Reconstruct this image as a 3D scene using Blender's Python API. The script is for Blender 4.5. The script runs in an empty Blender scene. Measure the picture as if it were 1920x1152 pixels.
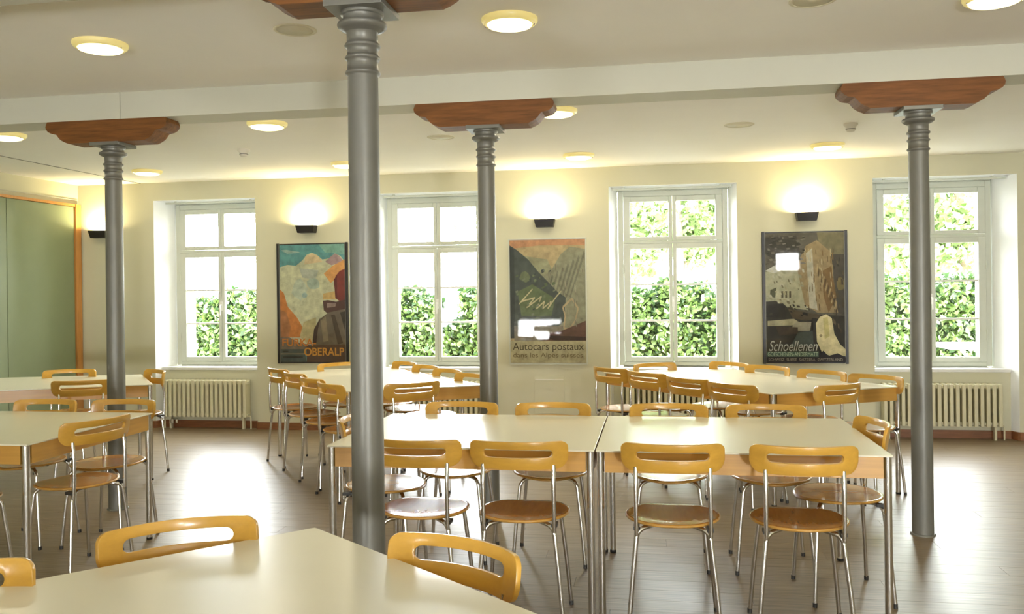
import bpy, bmesh, math, random
from mathutils import Vector, Matrix
random.seed(7)
S = bpy.context.scene
C = S.collection
PI = math.pi

# ------------------------------------------------------------------ camera
def make_camera():
    f, yaw, pitch, roll, cy, H = 1621.23, -0.1644, -0.0016, 0.013, 541.95, 1.4507
    F = Vector((math.sin(yaw)*math.cos(pitch), math.cos(yaw)*math.cos(pitch), math.sin(pitch)))
    R0 = Vector((math.cos(yaw), -math.sin(yaw), 0)); U0 = R0.cross(F)
    R = R0*math.cos(roll) - U0*math.sin(roll)
    U = R0*math.sin(roll) + U0*math.cos(roll)
    cam = bpy.data.cameras.new('camera'); o = bpy.data.objects.new('camera', cam); C.objects.link(o)
    M = Matrix((R, U, -F)).transposed().to_4x4(); M.translation = (0, 0, H)
    o.matrix_world = M
    cam.sensor_width = 36; cam.lens = f/1920*36
    cam.shift_y = (cy-576)/1920; cam.clip_start = .02; cam.clip_end = 300
    S.camera = o
make_camera()

# ------------------------------------------------------------------ world, daylight, exposure
S.view_settings.view_transform = 'Standard'; S.view_settings.look = 'None'
S.view_settings.gamma = 1; S.view_settings.use_curve_mapping = False
S.view_settings.exposure = -0.22
W = bpy.data.worlds.new('sky'); S.world = W; W.use_nodes = True
bg = W.node_tree.nodes['Background']; bg.inputs[0].default_value = (.93, .985, 1, 1); bg.inputs[1].default_value = 52.0
S.cycles.max_bounces = 8; S.cycles.diffuse_bounces = 5; S.cycles.glossy_bounces = 4; S.cycles.transparent_max_bounces = 12
S.cycles.sample_clamp_indirect = 8; S.cycles.caustics_reflective = False; S.cycles.caustics_refractive = False

def area(name, loc, rot, sx, sy, power, col, portal=False):
    l = bpy.data.lights.new(name, 'AREA'); l.shape = 'RECTANGLE'; l.size = sx; l.size_y = sy
    l.energy = power; l.color = col
    if portal: l.cycles.is_portal = True
    o = bpy.data.objects.new(name, l); C.objects.link(o); o.location = loc; o.rotation_euler = rot
    return o
WX0, WS = -4.6488, 2.4111
for k in range(4):
    area('window_daylight', (WX0+k*WS, 9.15, 1.5), (PI/2, 0, PI), 1.1, 1.8, 20, (.95, .98, 1), True).rotation_euler = (-PI/2, 0, 0)
REAR = [(-2.85, .55, .13, .67, 165), (2.12, .30, .2, 1.15, 300), (3.08, .28, 1.75, 2.2, 120)]   # unseen openings behind the camera, the middle one added to light the ceiling: x, half width, bottom, top, light
for x, hw_, z0_, z1_, e_ in REAR:
    area('rear_daylight_fill', (x, -4.33, (z0_+z1_)/2), (PI/2+.35, 0, 0), hw_*1.85, (z1_-z0_)*.85, e_, (.97, .98, 1))  # fill aimed upward to brighten the front ceiling, strength set per opening

# ------------------------------------------------------------------ materials
def lin(c):
    return tuple(((v/255)/12.92 if v/255 <= .04045 else ((v/255+.055)/1.055)**2.4) for v in c)
def mat(name, col, rough=.5, metal=0., spec=.5, noise=0., nscale=8., stretch=None, bump=0., bscale=60., coat=0., srgb=False, objvar=0.):
    m = bpy.data.materials.new(name); m.use_nodes = True; nt = m.node_tree; b = nt.nodes['Principled BSDF']
    if srgb: col = lin(col)
    c4 = (*col, 1)
    b.inputs['Base Color'].default_value = c4; b.inputs['Roughness'].default_value = rough
    b.inputs['Metallic'].default_value = metal; b.inputs['Specular IOR Level'].default_value = spec
    if coat:
        b.inputs['Coat Weight'].default_value = coat; b.inputs['Coat Roughness'].default_value = .12
    N = nt.nodes.new; L = nt.links.new
    if noise or bump or objvar:
        tc = N('ShaderNodeTexCoord'); mp = N('ShaderNodeMapping'); L(tc.outputs['Object'], mp.inputs[0])
        if stretch: mp.inputs['Scale'].default_value = stretch
        if objvar:
            oi = N('ShaderNodeObjectInfo'); cm = N('ShaderNodeCombineXYZ'); ml = N('ShaderNodeMath'); ml.operation = 'MULTIPLY'; ml.inputs[1].default_value = 40
            L(oi.outputs['Random'], ml.inputs[0]); L(ml.outputs[0], cm.inputs[0]); L(ml.outputs[0], cm.inputs[1]); L(cm.outputs[0], mp.inputs['Location'])
        n = N('ShaderNodeTexNoise'); n.inputs['Scale'].default_value = nscale; n.inputs['Detail'].default_value = 5; n.inputs['Roughness'].default_value = .6
        L(mp.outputs[0], n.inputs[0])
        r = N('ShaderNodeMapRange'); r.inputs[1].default_value = .25; r.inputs[2].default_value = .75
        r.inputs[3].default_value = 1-noise; r.inputs[4].default_value = 1+noise; L(n.outputs[0], r.inputs[0])
        fac = r.outputs[0]
        if objvar:
            r2 = N('ShaderNodeMapRange'); r2.inputs[3].default_value = 1-objvar; r2.inputs[4].default_value = 1+objvar
            L(oi.outputs['Random'], r2.inputs[0]); mm = N('ShaderNodeMath'); mm.operation = 'MULTIPLY'; L(fac, mm.inputs[0]); L(r2.outputs[0], mm.inputs[1]); fac = mm.outputs[0]
        vm = N('ShaderNodeVectorMath'); vm.operation = 'SCALE'; vm.inputs[0].default_value = col
        L(fac, vm.inputs['Scale']); L(vm.outputs[0], b.inputs['Base Color'])
        if bump:
            n2 = N('ShaderNodeTexNoise'); n2.inputs['Scale'].default_value = bscale; L(mp.outputs[0], n2.inputs[0])
            bp = N('ShaderNodeBump'); bp.inputs['Strength'].default_value = bump; bp.inputs['Distance'].default_value = .002
            L(n2.outputs[0], bp.inputs['Height']); L(bp.outputs[0], b.inputs['Normal'])
    return m
def emis(name, col, strength, base=(.9, .85, .6)):
    m = mat(name, base, .3); b = m.node_tree.nodes['Principled BSDF']
    b.inputs['Emission Color'].default_value = (*col, 1); b.inputs['Emission Strength'].default_value = strength
    return m
def glassmat(name, fac, tint=(1, 1, 1)):
    m = bpy.data.materials.new(name); m.use_nodes = True; nt = m.node_tree; nt.nodes.clear()
    o = nt.nodes.new('ShaderNodeOutputMaterial'); mx = nt.nodes.new('ShaderNodeMixShader'); t = nt.nodes.new('ShaderNodeBsdfTransparent')
    t.inputs[0].default_value = (*tint, 1)
    g = nt.nodes.new('ShaderNodeBsdfGlossy'); g.inputs['Roughness'].default_value = .03
    fr = nt.nodes.new('ShaderNodeFresnel'); fr.inputs[0].default_value = 1.45
    ml = nt.nodes.new('ShaderNodeMath'); ml.operation = 'MULTIPLY'; ml.inputs[1].default_value = fac
    nt.links.new(fr.outputs[0], ml.inputs[0]); nt.links.new(ml.outputs[0], mx.inputs[0])
    nt.links.new(t.outputs[0], mx.inputs[1]); nt.links.new(g.outputs[0], mx.inputs[2]); nt.links.new(mx.outputs[0], o.inputs[0])
    return m
M = dict(
    wall=mat('cream_wall_paint', (.63, .61, .445), .75, noise=.02, nscale=2, bump=.05, bscale=200),
    wallwhite=mat('daylit_reveal', (.90, .92, .92), .6, noise=.02, nscale=3),  # sky light on the reveals is put into this whiter, bluish base
    ceil=mat('ceiling_paint', (.93, .91, .84), .8, noise=.02, nscale=1.5),
    beam=mat('beam_paint', (.57, .56, .455), .7, noise=.02, nscale=2),
    base=mat('brown_baseboard_wood', (.22, .085, .03), .45, noise=.25, nscale=6, stretch=(1, 8, 8)),
    floorm=mat('floor_subfloor', (.10, .075, .05), .6, noise=.1),
    plank=mat('oiled_oak_plank', (.225, .17, .108), .36, noise=.45, spec=.42, nscale=7, stretch=(.35, 14, 14), bump=.10, bscale=9, objvar=.05),
    beech=mat('lacquered_beech', (.60, .335, .05), .28, noise=.10, nscale=5, stretch=(1.2, 8, 8), coat=.35, objvar=.07),
    seat=mat('shaded_beech_seat', (.52, .21, .035), .25, noise=.14, nscale=6, stretch=(8, 1.2, 8), coat=.8, objvar=.08),  # same beech as the backs, shade under the tables put into its colour
    apron=mat('beech_apron', (.50, .265, .05), .35, noise=.12, nscale=4, stretch=(.6, 14, 14), coat=.15, objvar=.03),
    top=mat('cream_laminate', (.79, .76, .59), .25, noise=.015, nscale=3, spec=.5),
    chrome=mat('chromed_steel', (.72, .70, .66), .17, metal=1, noise=.03, nscale=20),
    rubber=mat('black_plastic', (.02, .018, .015), .5, noise=.1),
    column=mat('grey_metallic_paint', (.165, .160, .135), .42, metal=.25, noise=.06, nscale=10, bump=.04, bscale=90),
    saddle=mat('reddish_timber', (.165, .062, .014), .6, spec=.3, noise=.45, nscale=5, stretch=(.8, 9, 9), bump=.1, bscale=30),
    black=mat('black_lacquer', (.012, .010, .009), .4, noise=.1),
    frame=mat('grey_white_window_paint', (.60, .62, .53), .45, noise=.03, nscale=6),
    sill=mat('white_sill_paint', (.82, .82, .78), .35, noise=.02),
    radiator=mat('ivory_radiator_enamel', (.68, .64, .44), .35, noise=.03, nscale=9),
    green=mat('grey_green_panel', (.21, .25, .14), .5, noise=.05, nscale=2),
    partw=mat('orange_brown_post', (.50, .23, .06), .4, noise=.15, nscale=5, stretch=(9, 9, 1)),
    plastic=mat('white_plastic', (.72, .68, .58), .45, noise=.02),
    grille=mat('ceiling_ring_paint', (.66, .61, .44), .5, noise=.03),
    glass=glassmat('window_glass', .5), pglass=glassmat('poster_glass', .28),
    lampglass=emis('lit_lamp_glass', (1, .88, .46), 3.5), lampring=emis('lit_glass_rim', (1, .80, .22), .4, (.7, .6, .3)),
    leaf=mat('hedge_leaves', (.065, .108, .022), .5, noise=.5, nscale=3), leafp=mat('pale_hedge_leaves', (.22, .31, .12), .5, noise=.2, nscale=3), leafd=mat('dark_hedge_leaves', (.018, .042, .01), .5, noise=.4, nscale=3),  # a random share of the hedge leaves is paler green
    tleaf=mat('tree_leaves', (.19, .27, .09), .5, noise=.4, nscale=1.5),
    bark=mat('bark', (.16, .12, .08), .9, noise=.3), gravel=mat('pale_gravel', (.72, .70, .66), .9, noise=.12, nscale=6, bump=.3),
    carp=mat('pale_car_paint', (.75, .80, .84), .3, noise=.01), carg=mat('dark_car_glass', (.05, .06, .07), .1, noise=.05), tyre=mat('tyre_rubber', (.02, .02, .02), .8, noise=.1),
    white=mat('white_garden_enamel', (.85, .86, .86), .4, noise=.02),
)
for k in ('leaf', 'leafd', 'tleaf'):
    b = M[k].node_tree.nodes['Principled BSDF']; nt = M[k].node_tree
    tr = nt.nodes.new('ShaderNodeBsdfTranslucent'); mx = nt.nodes.new('ShaderNodeMixShader'); mx.inputs[0].default_value = .4
    tr.inputs[0].default_value = b.inputs['Base Color'].default_value
    out = nt.nodes['Material Output']
    nt.links.new(b.outputs[0], mx.inputs[1]); nt.links.new(tr.outputs[0], mx.inputs[2]); nt.links.new(mx.outputs[0], out.inputs[0])

# ------------------------------------------------------------------ mesh helpers
class MB:
    def __init__(s): s.v = []; s.f = []; s.sm = []
    def add(s, vs, fs, smooth=False):
        n = len(s.v); s.v += [tuple(v) for v in vs]; s.f += [tuple(i+n for i in f) for f in fs]; s.sm += [smooth]*len(fs); return s
    def box(s, x0, x1, y0, y1, z0, z1):
        v = [(x, y, z) for x in (x0, x1) for y in (y0, y1) for z in (z0, z1)]
        return s.add(v, [(0, 1, 3, 2), (4, 6, 7, 5), (0, 4, 5, 1), (2, 3, 7, 6), (0, 2, 6, 4), (1, 5, 7, 3)])
    def cham(s, x0, x1, y0, y1, z0, z1, c=.003):
        # box with chamfered vertical and top edges
        P = [(x0+c, y0), (x1-c, y0), (x1, y0+c), (x1, y1-c), (x1-c, y1), (x0+c, y1), (x0, y1-c), (x0, y0+c)]
        mx, my = (x0+x1)/2, (y0+y1)/2
        ins = [(mx+(x-mx)*(1-c/max(1e-6, (x1-x0)/2)), my+(y-my)*(1-c/max(1e-6, (y1-y0)/2))) for x, y in P]
        v = [(x, y, z0) for x, y in P]+[(x, y, z1-c) for x, y in P]+[(x, y, z1) for x, y in ins]
        f = [tuple(range(7, -1, -1)), tuple(range(16, 24))]
        for k in (0, 8): f += [(k+i, k+(i+1) % 8, k+8+(i+1) % 8, k+8+i) for i in range(8)]
        return s.add(v, f)
    def prism(s, poly, z0, z1):   # plan polygon (x, y), counter-clockwise
        n = len(poly); v = [(x, y, z0) for x, y in poly]+[(x, y, z1) for x, y in poly]
        return s.add(v, [tuple(range(n-1, -1, -1)), tuple(range(n, 2*n))]+[(i, (i+1) % n, n+(i+1) % n, n+i) for i in range(n)])
    def prismY(s, poly, y0, y1, smooth=False):  # profile (x, z)
        n = len(poly); v = [(x, y0, z) for x, z in poly]+[(x, y1, z) for x, z in poly]
        s.add(v, [tuple(range(n)), tuple(range(2*n-1, n-1, -1))])
        return s.add(v, [(i, n+i, n+(i+1) % n, (i+1) % n) for i in range(n)], smooth)
    def lathe(s, prof, n=24, c=(0, 0), cap=True, smooth=True):  # (r, z)
        v = []; f = []
        for r, z in prof:
            v += [(c[0]+r*math.cos(2*PI*k/n), c[1]+r*math.sin(2*PI*k/n), z) for k in range(n)]
        for i in range(len(prof)-1):
            f += [(i*n+k, i*n+(k+1) % n, (i+1)*n+(k+1) % n, (i+1)*n+k) for k in range(n)]
        s.add(v, f, smooth)
        if cap:
            s.add(v[:n], [tuple(range(n-1, -1, -1))]); s.add(v[-n:], [tuple(range(n))])
        return s
    def tube(s, pts, r, n=10, cap=True, smooth=True):
        P = [Vector(p) for p in pts]; v = []; f = []; up = None
        for i, p in enumerate(P):
            t = (P[min(i+1, len(P)-1)]-P[max(i-1, 0)]).normalized()
            if up is None:
                up = Vector((1, 0, 0)) if abs(t.x) < .8 else Vector((0, 1, 0))
            a = (up-t*up.dot(t)).normalized(); b = t.cross(a); up = a
            v += [tuple(p+(a*math.cos(2*PI*k/n)+b*math.sin(2*PI*k/n))*r) for k in range(n)]
        for i in range(len(P)-1):
            f += [(i*n+k, i*n+(k+1) % n, (i+1)*n+(k+1) % n, (i+1)*n+k) for k in range(n)]
        s.add(v, f, smooth)
        if cap: s.add(v[:n], [tuple(range(n-1, -1, -1))]); s.add(v[-n:], [tuple(range(n))])
        return s
    def mesh(s, name, mats):
        me = bpy.data.meshes.new(name); me.from_pydata(s.v, [], s.f)
        me.polygons.foreach_set('use_smooth', s.sm)
        for m in (mats if isinstance(mats, (list, tuple)) else [mats]): me.materials.append(m)
        me.update(); return me
    def build(s, name, mats, parent=None, loc=None, rz=0):
        return obj(name, s.mesh(name, mats), parent, loc, rz)
def obj(name, me, parent=None, loc=None, rz=0):
    o = bpy.data.objects.new(name, me); C.objects.link(o)
    if parent: o.parent = parent
    if loc: o.location = loc
    if rz: o.rotation_euler.z = rz
    return o
def empty(name, loc=(0, 0, 0), rz=0):
    o = bpy.data.objects.new(name, None); o.empty_display_size = .1; C.objects.link(o); o.location = loc; o.rotation_euler.z = rz; return o
def tag(o, label, cat, group=None):
    o['label'] = label; o['category'] = cat
    if group: o['group'] = group
    return o
def struct(o): o['kind'] = 'structure'; return o
def copy_tree(o, parent=None):
    c = o.copy(); C.objects.link(c)
    if parent: c.parent = parent
    for ch in list(o.children): copy_tree(ch, c)
    return c
def bevel(o, w=.003, seg=2):
    m = o.modifiers.new('b', 'BEVEL'); m.width = w; m.segments = seg; m.limit_method = 'ANGLE'; m.angle_limit = .7; return o
def arc(cx, cz, r, a0, a1, n=6):
    return [(cx+r*math.cos(a0+(a1-a0)*i/n), cz+r*math.sin(a0+(a1-a0)*i/n)) for i in range(n+1)]

# ------------------------------------------------------------------ room
YW, ZC, ZT = 8.49, 2.618, 2.77
XL, XR, YB = -6.17, 4.9, -4.2
NICHE = [(-5.28, -4.123), (-2.785, -1.58), (-.440, .775), (2.005, 3.247)]
ZN = 2.425
def build_room():
    fl = struct(MB().box(XL-.2, XR+.2, YB-.2, 9.1, -.15, -.012).build('floor', M['floorm']))
    # planks: long boards laid across the room, as children of the floor
    w, l = .14, 2.3
    me = MB().cham(0, l-.0008, 0, w-.0008, -.012, 0, .0006).mesh('plank', M['plank'])
    y = 1.65; r = 0
    hide = []
    while y < 8.62:
        x = XL + .002 - (r*0.83 % l)
        while x < XR-.02:
            x0 = max(x, XL); x1 = min(x+l, XR)
            near = y < 3.2 and (x1 < -3 or x0 > 2.2)
            if x1-x0 > .05 and x0 < 4.2 and not near:
                o = obj('plank', me if (x0 == x and x1 == x+l) else MB().cham(0, x1-x0-.0008, 0, w-.0008, -.012, 0, .0006).mesh('plank', M['plank']), fl, (x0, y, 0))
            x += l
        y += w; r += 1
    mb = MB().box(XL, XR, YB, 1.65, -.012, 0)
    r = MB().box(-4, 0, 0, 0, 0, 0)
    p = mb.build('plank_field', M['plank'], fl); p['kind'] = 'stuff'
    mb = MB().box(XL, -3.0, 1.65, 3.2, -.012, -.0006).box(4.2, XR, 1.65, 8.62, -.012, -.0006).box(2.2, 4.2, 1.65, 3.2, -.012, -.0006)
    p = mb.build('plank_field', M['plank'], fl); p['kind'] = 'stuff'
    # ceiling: front bay higher, window bay lower
    struct(MB().box(XL-.2, XR+.2, YB-.2, 5.21, ZT, ZT+.2).box(XL-.2, XR+.2, 5.21, 9.1, ZC, ZT+.2).build('ceiling', M['ceil']))
    b = struct(MB().box(XL-.1, -3.466, 5.20, 5.46, 2.596, ZT+.02).box(-3.462, XR+.1, 5.20, 5.46, 2.596, ZT+.02).build('trim_1', M['beam']))
    struct(MB().box(XL-.1, XR+.1, 2.80, 3.06, 2.596, ZT+.02).build('trim_2', M['beam']))
    struct(MB().box(-5.432, -5.424, 5.46, YW, ZC-.004, ZC+.01).build('trim_3', M['column']))
    # window wall
    mb = MB()
    wc = [WX0+k*WS for k in range(4)]
    edges = [(XL-.2, None)]
    bounds = []
    for k in range(5):
        a = XL-.2 if k == 0 else NICHE[k-1][1]; b_ = XR+.2 if k == 4 else NICHE[k][0]
        aw = XL-.2 if k == 0 else wc[k-1]+.545; bw = XR+.2 if k == 4 else wc[k]-.545
        ao = aw if k == 0 else aw-.04; bo = bw if k == 4 else bw+.04
        poly = [(a, YW), (b_, YW), (bw, 8.76), (bw, 8.83), (bo, 9.1), (ao, 9.1), (aw, 8.83), (aw, 8.76)]
        if k == 0: poly = [(a, YW), (b_, YW), (bw, 8.76), (bw, 8.83), (bo, 9.1), (a, 9.1)]
        if k == 4: poly = [(a, YW), (b_, YW), (b_, 9.1), (ao, 9.1), (aw, 8.83), (aw, 8.76)]
        mb.prism(poly, -.01, ZC+.01)
    for k, (a, b_) in enumerate(NICHE):
        mb.prism([(a, YW), (b_, YW), (wc[k]+.545, 8.76), (wc[k]+.5, 9.1), (wc[k]-.5, 9.1), (wc[k]-.545, 8.76)], ZN, ZC+.01)
        fa = (YW+.09-YW)/(8.76-YW)
        x0 = a+(wc[k]-.545-a)*fa; x1 = b_+(wc[k]+.545-b_)*fa
        mb.prism([(x0, YW+.09), (x1, YW+.09), (wc[k]+.545, 8.76), (wc[k]+.5, 9.1), (wc[k]-.5, 9.1), (wc[k]-.545, 8.76)], -.01, .61)
    w = struct(mb.build('wall_far', [M['wall'], M['wallwhite']]))
    # reveal faces are the splays up to the frame, daylight whitened into their colour
    for p in w.data.polygons:
        c = p.center
        if abs(p.normal.y) < .93 and abs(p.normal.x) > .5 and YW < c.y < 8.8 and XL < c.x < 4: p.material_index = 1
        if p.normal.z < -.9 and abs(c.z-ZN) < .01: p.material_index = 1
    # baseboards on piers and parapets
    mb = MB()
    for k in range(5):
        a = XL if k == 0 else NICHE[k-1][1]; b_ = XR if k == 4 else NICHE[k][0]
        mb.box(a+.002, b_-.002, YW-.014, YW+.002, 0, .075)
    for k, (a, b_) in enumerate(NICHE): mb.box(a+.045, b_-.045, YW+.076, YW+.092, 0, .075)
    for a, b_ in NICHE:
        mb.prism([(a, YW-.014), (a+.016, YW), (a+.05, YW+.09), (a+.03, YW+.09), (a-.002, YW)], 0, .075)
        mb.prism([(b_, YW-.014), (b_+.002, YW), (b_-.03, YW+.09), (b_-.05, YW+.09), (b_-.016, YW)], 0, .075)
    struct(mb.build('baseboard_far', M['base']))
    # left wall and its folding partition
    struct(MB().box(XL-.2, XL, YB-.2, 9.1, -.01, ZT+.1).build('wall_left', M['wall']))
    struct(MB().box(XR, XR+.2, YB-.2, 9.1, -.01, ZT+.1).build('wall_right', M['wall']))
    mb = MB(); xs = [XL-.2]+[v for q in REAR for v in (q[0]-q[1], q[0]+q[1])]+[XR+.2]
    for i in range(0, len(xs), 2): mb.box(xs[i], xs[i+1], YB-.2, YB, -.01, ZT+.1)
    for x, q, z0, z1, e in REAR: mb.box(x-q, x+q, YB-.2, YB, -.01, z0); mb.box(x-q, x+q, YB-.2, YB, z1, ZT+.1)
    struct(mb.build('wall_near', M['wall']))
    # access hatch on the middle pier
build_room()

def build_partition():
    t = tag(empty('folding_partition', (XL, 5.5, 0)), 'tall grey-green folding partition with orange-brown wooden surround on the left wall', 'partition')
    y = 8.38
    i = 0
    while y > 4.6:
        y0 = y-.98
        bevel(MB().box(.004, .030, y0+.003-5.5, y-.003-5.5, .02, 2.375).build('panel', M['green'], t), .003)
        y = y0; i += 1
    bevel(MB().box(0, .05, 8.384-5.5, 8.47-5.5, 0, 2.405).build('post', M['partw'], t), .003)
    MB().box(0, .042, 4.46-5.5, 8.384-5.5, 2.378, 2.405).build('head_rail', M['partw'], t)
    MB().box(0, .012, 4.46-5.5, 8.47-5.5, 2.45, 2.458).build('shadow_batten', M['beam'], t)
    MB().box(0, .035, 4.46-5.5, 8.384-5.5, 0, .018).build('floor_track', M['chrome'], t)
build_partition()

# ------------------------------------------------------------------ windows
def build_window(k):
    x = WX0+k*WS; a, b_ = NICHE[k]
    w = struct(empty('window_%d' % (k+1), (x, 8.76, 0)))
    Y0 = 0
    m = MB()
    m.box(-.535, -.485, Y0, .06, .65, 2.40); m.box(.485, .535, Y0, .06, .65, 2.40)
    m.box(-.485, .485, Y0, .06, .65, .69); m.box(-.485, .485, Y0, .06, 2.345, 2.40)
    m.box(-.485, .485, Y0, .06, 1.872, 1.90)
    m.box(-.545, .545, Y0+.02, .07, 2.40, 2.43)
    bevel(m.build('frame', M['frame'], w), .004)
    m = MB().box(-.5, .5, .02, .07, .61, .65); m.build('weather_bar', M['frame'], w)
    def ring(x0, x1, z0, z1, gx0, gx1, gz0, gz1, name, y0, y1):
        m = MB(); m.box(x0, gx0, y0, y1, z0, z1).box(gx1, x1, y0, y1, z0, z1).box(gx0, gx1, y0, y1, z0, gz0).box(gx0, gx1, y0, y1, gz1, z1)
        return bevel(m.build(name, M['frame'], w), .004)
    for s in (-1, 1):
        def o(p, q): return (p, q) if s > 0 else (-q, -p)
        gx = o(.0367, .4182); xx = o(.002, .483)
        c = ring(xx[0], xx[1], .692, 1.87, gx[0], gx[1], .739, 1.8205, 'casement', -.012, .035)
        zs = [.739, .739+.3605, .739+.721, 1.8205]
        for i in range(3):
            MB().box(gx[0]-.005, gx[1]+.005, .010, .014, zs[i]+.008*(i > 0), zs[i+1]-.008*(i < 2)).build('pane', M['glass'], c)
            if i: MB().box(gx[0], gx[1], .0, .024, zs[i]-.009, zs[i]+.009).build('glazing_bar', M['sill'], c)
        for z in (.95, 1.62):
            MB().lathe([(.007, z-.05), (.007, z+.05)], 8, (s*.486, -.014)).build('hinge', M['frame'], c)
        if s > 0:
            h = MB().box(-.012, .012, -.022, -.012, 1.24, 1.34).tube([(0, -.02, 1.30), (0, -.05, 1.30), (0, -.052, 1.285), (0, -.052, 1.19)], .008, 8)
            h.build('handle', M['sill'], c)
        gx2 = gx
        t = ring(xx[0], xx[1], 1.902, 2.343, gx[0], gx[1], 1.9396, 2.293, 'top_light', -.008, .035)
        MB().box(gx[0]-.005, gx[1]+.005, .010, .014, 1.935, 2.298).build('pane', M['glass'], t)
    fa = .09/.27
    x0 = a+(x-.545-a)*fa-x; x1 = b_+(x+.545-b_)*fa-x
    m = MB().prism([(x0+.003, YW+.07-8.76), (x1-.003, YW+.07-8.76), (x1-.003, YW+.09-8.76), (.543, -.002), (-.543, -.002), (x0+.003, YW+.09-8.76)], .612, .642)
    bevel(m.build('window_sill', M['sill'], w), .004)
    rx0, rx1 = {0: (-5.20, -4.12), 1: (-2.76, -1.62), 2: (-.41, .74), 3: (2.02, 3.19)}[k]
    MB().box(rx0-x, rx1-x, YW+.10-8.76, YW+.125-8.76, 2.395, 2.413).box(rx0+.1-x, rx0+.12-x, YW+.105-8.76, YW+.12-8.76, 2.413, ZN+.001).box(rx1-.12-x, rx1-.10-x, YW+.105-8.76, YW+.12-8.76, 2.413, ZN+.001).build('curtain_rail', M['frame'], w)
for k in range(4): build_window(k)
for i, (x, q, z0, z1, e) in enumerate(REAR):  # unseen rear windows; the middle one is added for its light
    w = struct(empty('window_%d' % (5+i), (x, YB-.12, 0)))
    m = MB().box(-q, -q+.03, 0, .05, z0, z1).box(q-.03, q, 0, .05, z0, z1).box(-q+.03, q-.03, 0, .05, z0, z0+.03).box(-q+.03, q-.03, 0, .05, z1-.03, z1)
    m.build('frame', M['frame'], w)

# ------------------------------------------------------------------ radiators
def radiator(x0, x1, label, i):
    t = tag(empty('radiator', ((x0+x1)/2, YW+.01, 0)), label, 'radiator', 'ivory column radiators under the windows')
    n = max(2, round((x1-x0)/.052)); w = (x1-x0)/n; h = (x1-x0)/2
    m = MB().box(-w*.31, w*.31, -.06, .06, .125, .515).box(-w*.5, w*.5, -.03, .03, .47, .505).box(-w*.5, w*.5, -.03, .03, .135, .165)
    me = m.mesh('radiator_section', M['radiator'])
    for j in range(n):
        o = obj('radiator_section', me, t, (-h+w*(j+.5), 0, 0)); bevel(o, .006, 2)
    for s in (-1, 1):
        MB().box(s*(h-.06)-.01, s*(h-.06)+.01, -.02, .02, .0, .12).build('foot', M['radiator'], t)
    MB().tube([(-h+.02, 0, .13), (-h-.015, 0, .13), (-h-.015, 0, .06), (-h-.015, 0, .0)], .008, 8).build('pipe', M['radiator'], t)
    MB().tube([(h-.02, .0, .13), (h+.015, .0, .13), (h+.02, .0, .10), (h+.02, .0, .0)], .008, 8).build('pipe', M['radiator'], t)
    MB().tube([(-h+.09, -.03, .10), (-h+.09, -.03, .06)], .02, 12).tube([(-h+.14, -.03, .10), (-h+.14, -.03, .06)], .015, 12).build('valve', M['chrome'], t)
radiator(-5.17, -4.225, 'ivory column radiator under the leftmost window', 0)
radiator(-2.66, -1.70, 'ivory column radiator behind the column, under the second window from the left', 1)
radiator(-.36, .69, 'ivory column radiator under the third window, behind the rotated right table', 2)
radiator(2.06, 3.10, 'ivory column radiator under the rightmost window', 3)

# ------------------------------------------------------------------ columns with timber saddles
def build_column(x, y, lab1, lab2):
    t = tag(empty('cast_iron_column', (x, y, 0)), lab1, 'column', 'grey metal columns')
    MB().lathe([(.068, 0), (.068, .006), (.062, .010)], 32).build('base_flange', M['column'], t)
    zp = 2.448-.022
    prof = [(.0585, .008), (.0575, .6), (.0555, 1.6), (.0535, zp-.225)]
    MB().lathe(prof, 32).build('shaft', M['column'], t)
    def rg(z, r=.0625): return [(.0545, z-.008), (r-.003, z-.006), (r, z), (r-.003, z+.006), (.0545, z+.008)]
    pr = [(.0535, zp-.225)]+rg(zp-.213)+[(.0535, zp-.18)]+rg(zp-.160)+[(.0535, zp-.14)]+rg(zp-.117, .064)+[(.0545, zp-.10), (.0555, zp-.070), (.0565, zp-.0695), (.076, zp-.060), (.0765, zp-.0598), (.086, zp-.052), (.088, zp-.046), (.086, zp-.039), (.078, zp-.035), (.0775, zp-.0349), (.068, zp-.0345), (.0675, zp-.034), (.067, zp-.012), (.0675, zp-.0115), (.075, zp-.011), (.077, zp-.006), (.077, zp)]
    MB().lathe(pr, 32).build('capital', M['column'], t)
    bevel(MB().box(-.105, .105, -.105, .105, zp, zp+.022).build('abacus_plate', M['column'], t), .002)
    P = [(0, 0), (-.009, -.018), (-.013, -.032), (-.009, -.05), (.006, -.066), (.025, -.076), (.045, -.080), (.06, -.082), (.07, -.09), (.085, -.110), (.10, -.124), (.125, -.138), (.150, -.148)]
    hw = .425; zt = 2.596
    left = [(-hw+px, zt+pz) for px, pz in P]; right = [(hw-px, zt+pz) for px, pz in P][::-1]
    poly = left+right
    o = MB().prismY(poly, -.085, .085).build('timber_saddle', M['saddle'], None, (x, y, 0))
    bevel(o, .003)
    tag(o, lab2, 'timber capital', 'reddish timber saddles on the columns')
build_column(1.50, 5.285, 'grey metal column on the right, in front of the rightmost window', 'reddish timber saddle on top of the rightmost column')
build_column(-1.03, 5.285, 'grey metal column in the middle distance, between second window and framed valley poster', 'reddish timber saddle on the middle distant column')
build_column(-3.575, 5.285, 'grey metal column on the left, in front of the leftmost wall light', 'reddish timber saddle on top of the leftmost column')
build_column(-1.01, 2.93, 'large grey metal column nearest the camera, behind the foreground table', 'reddish timber saddle cut off by the top edge, on the nearest column')

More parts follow.
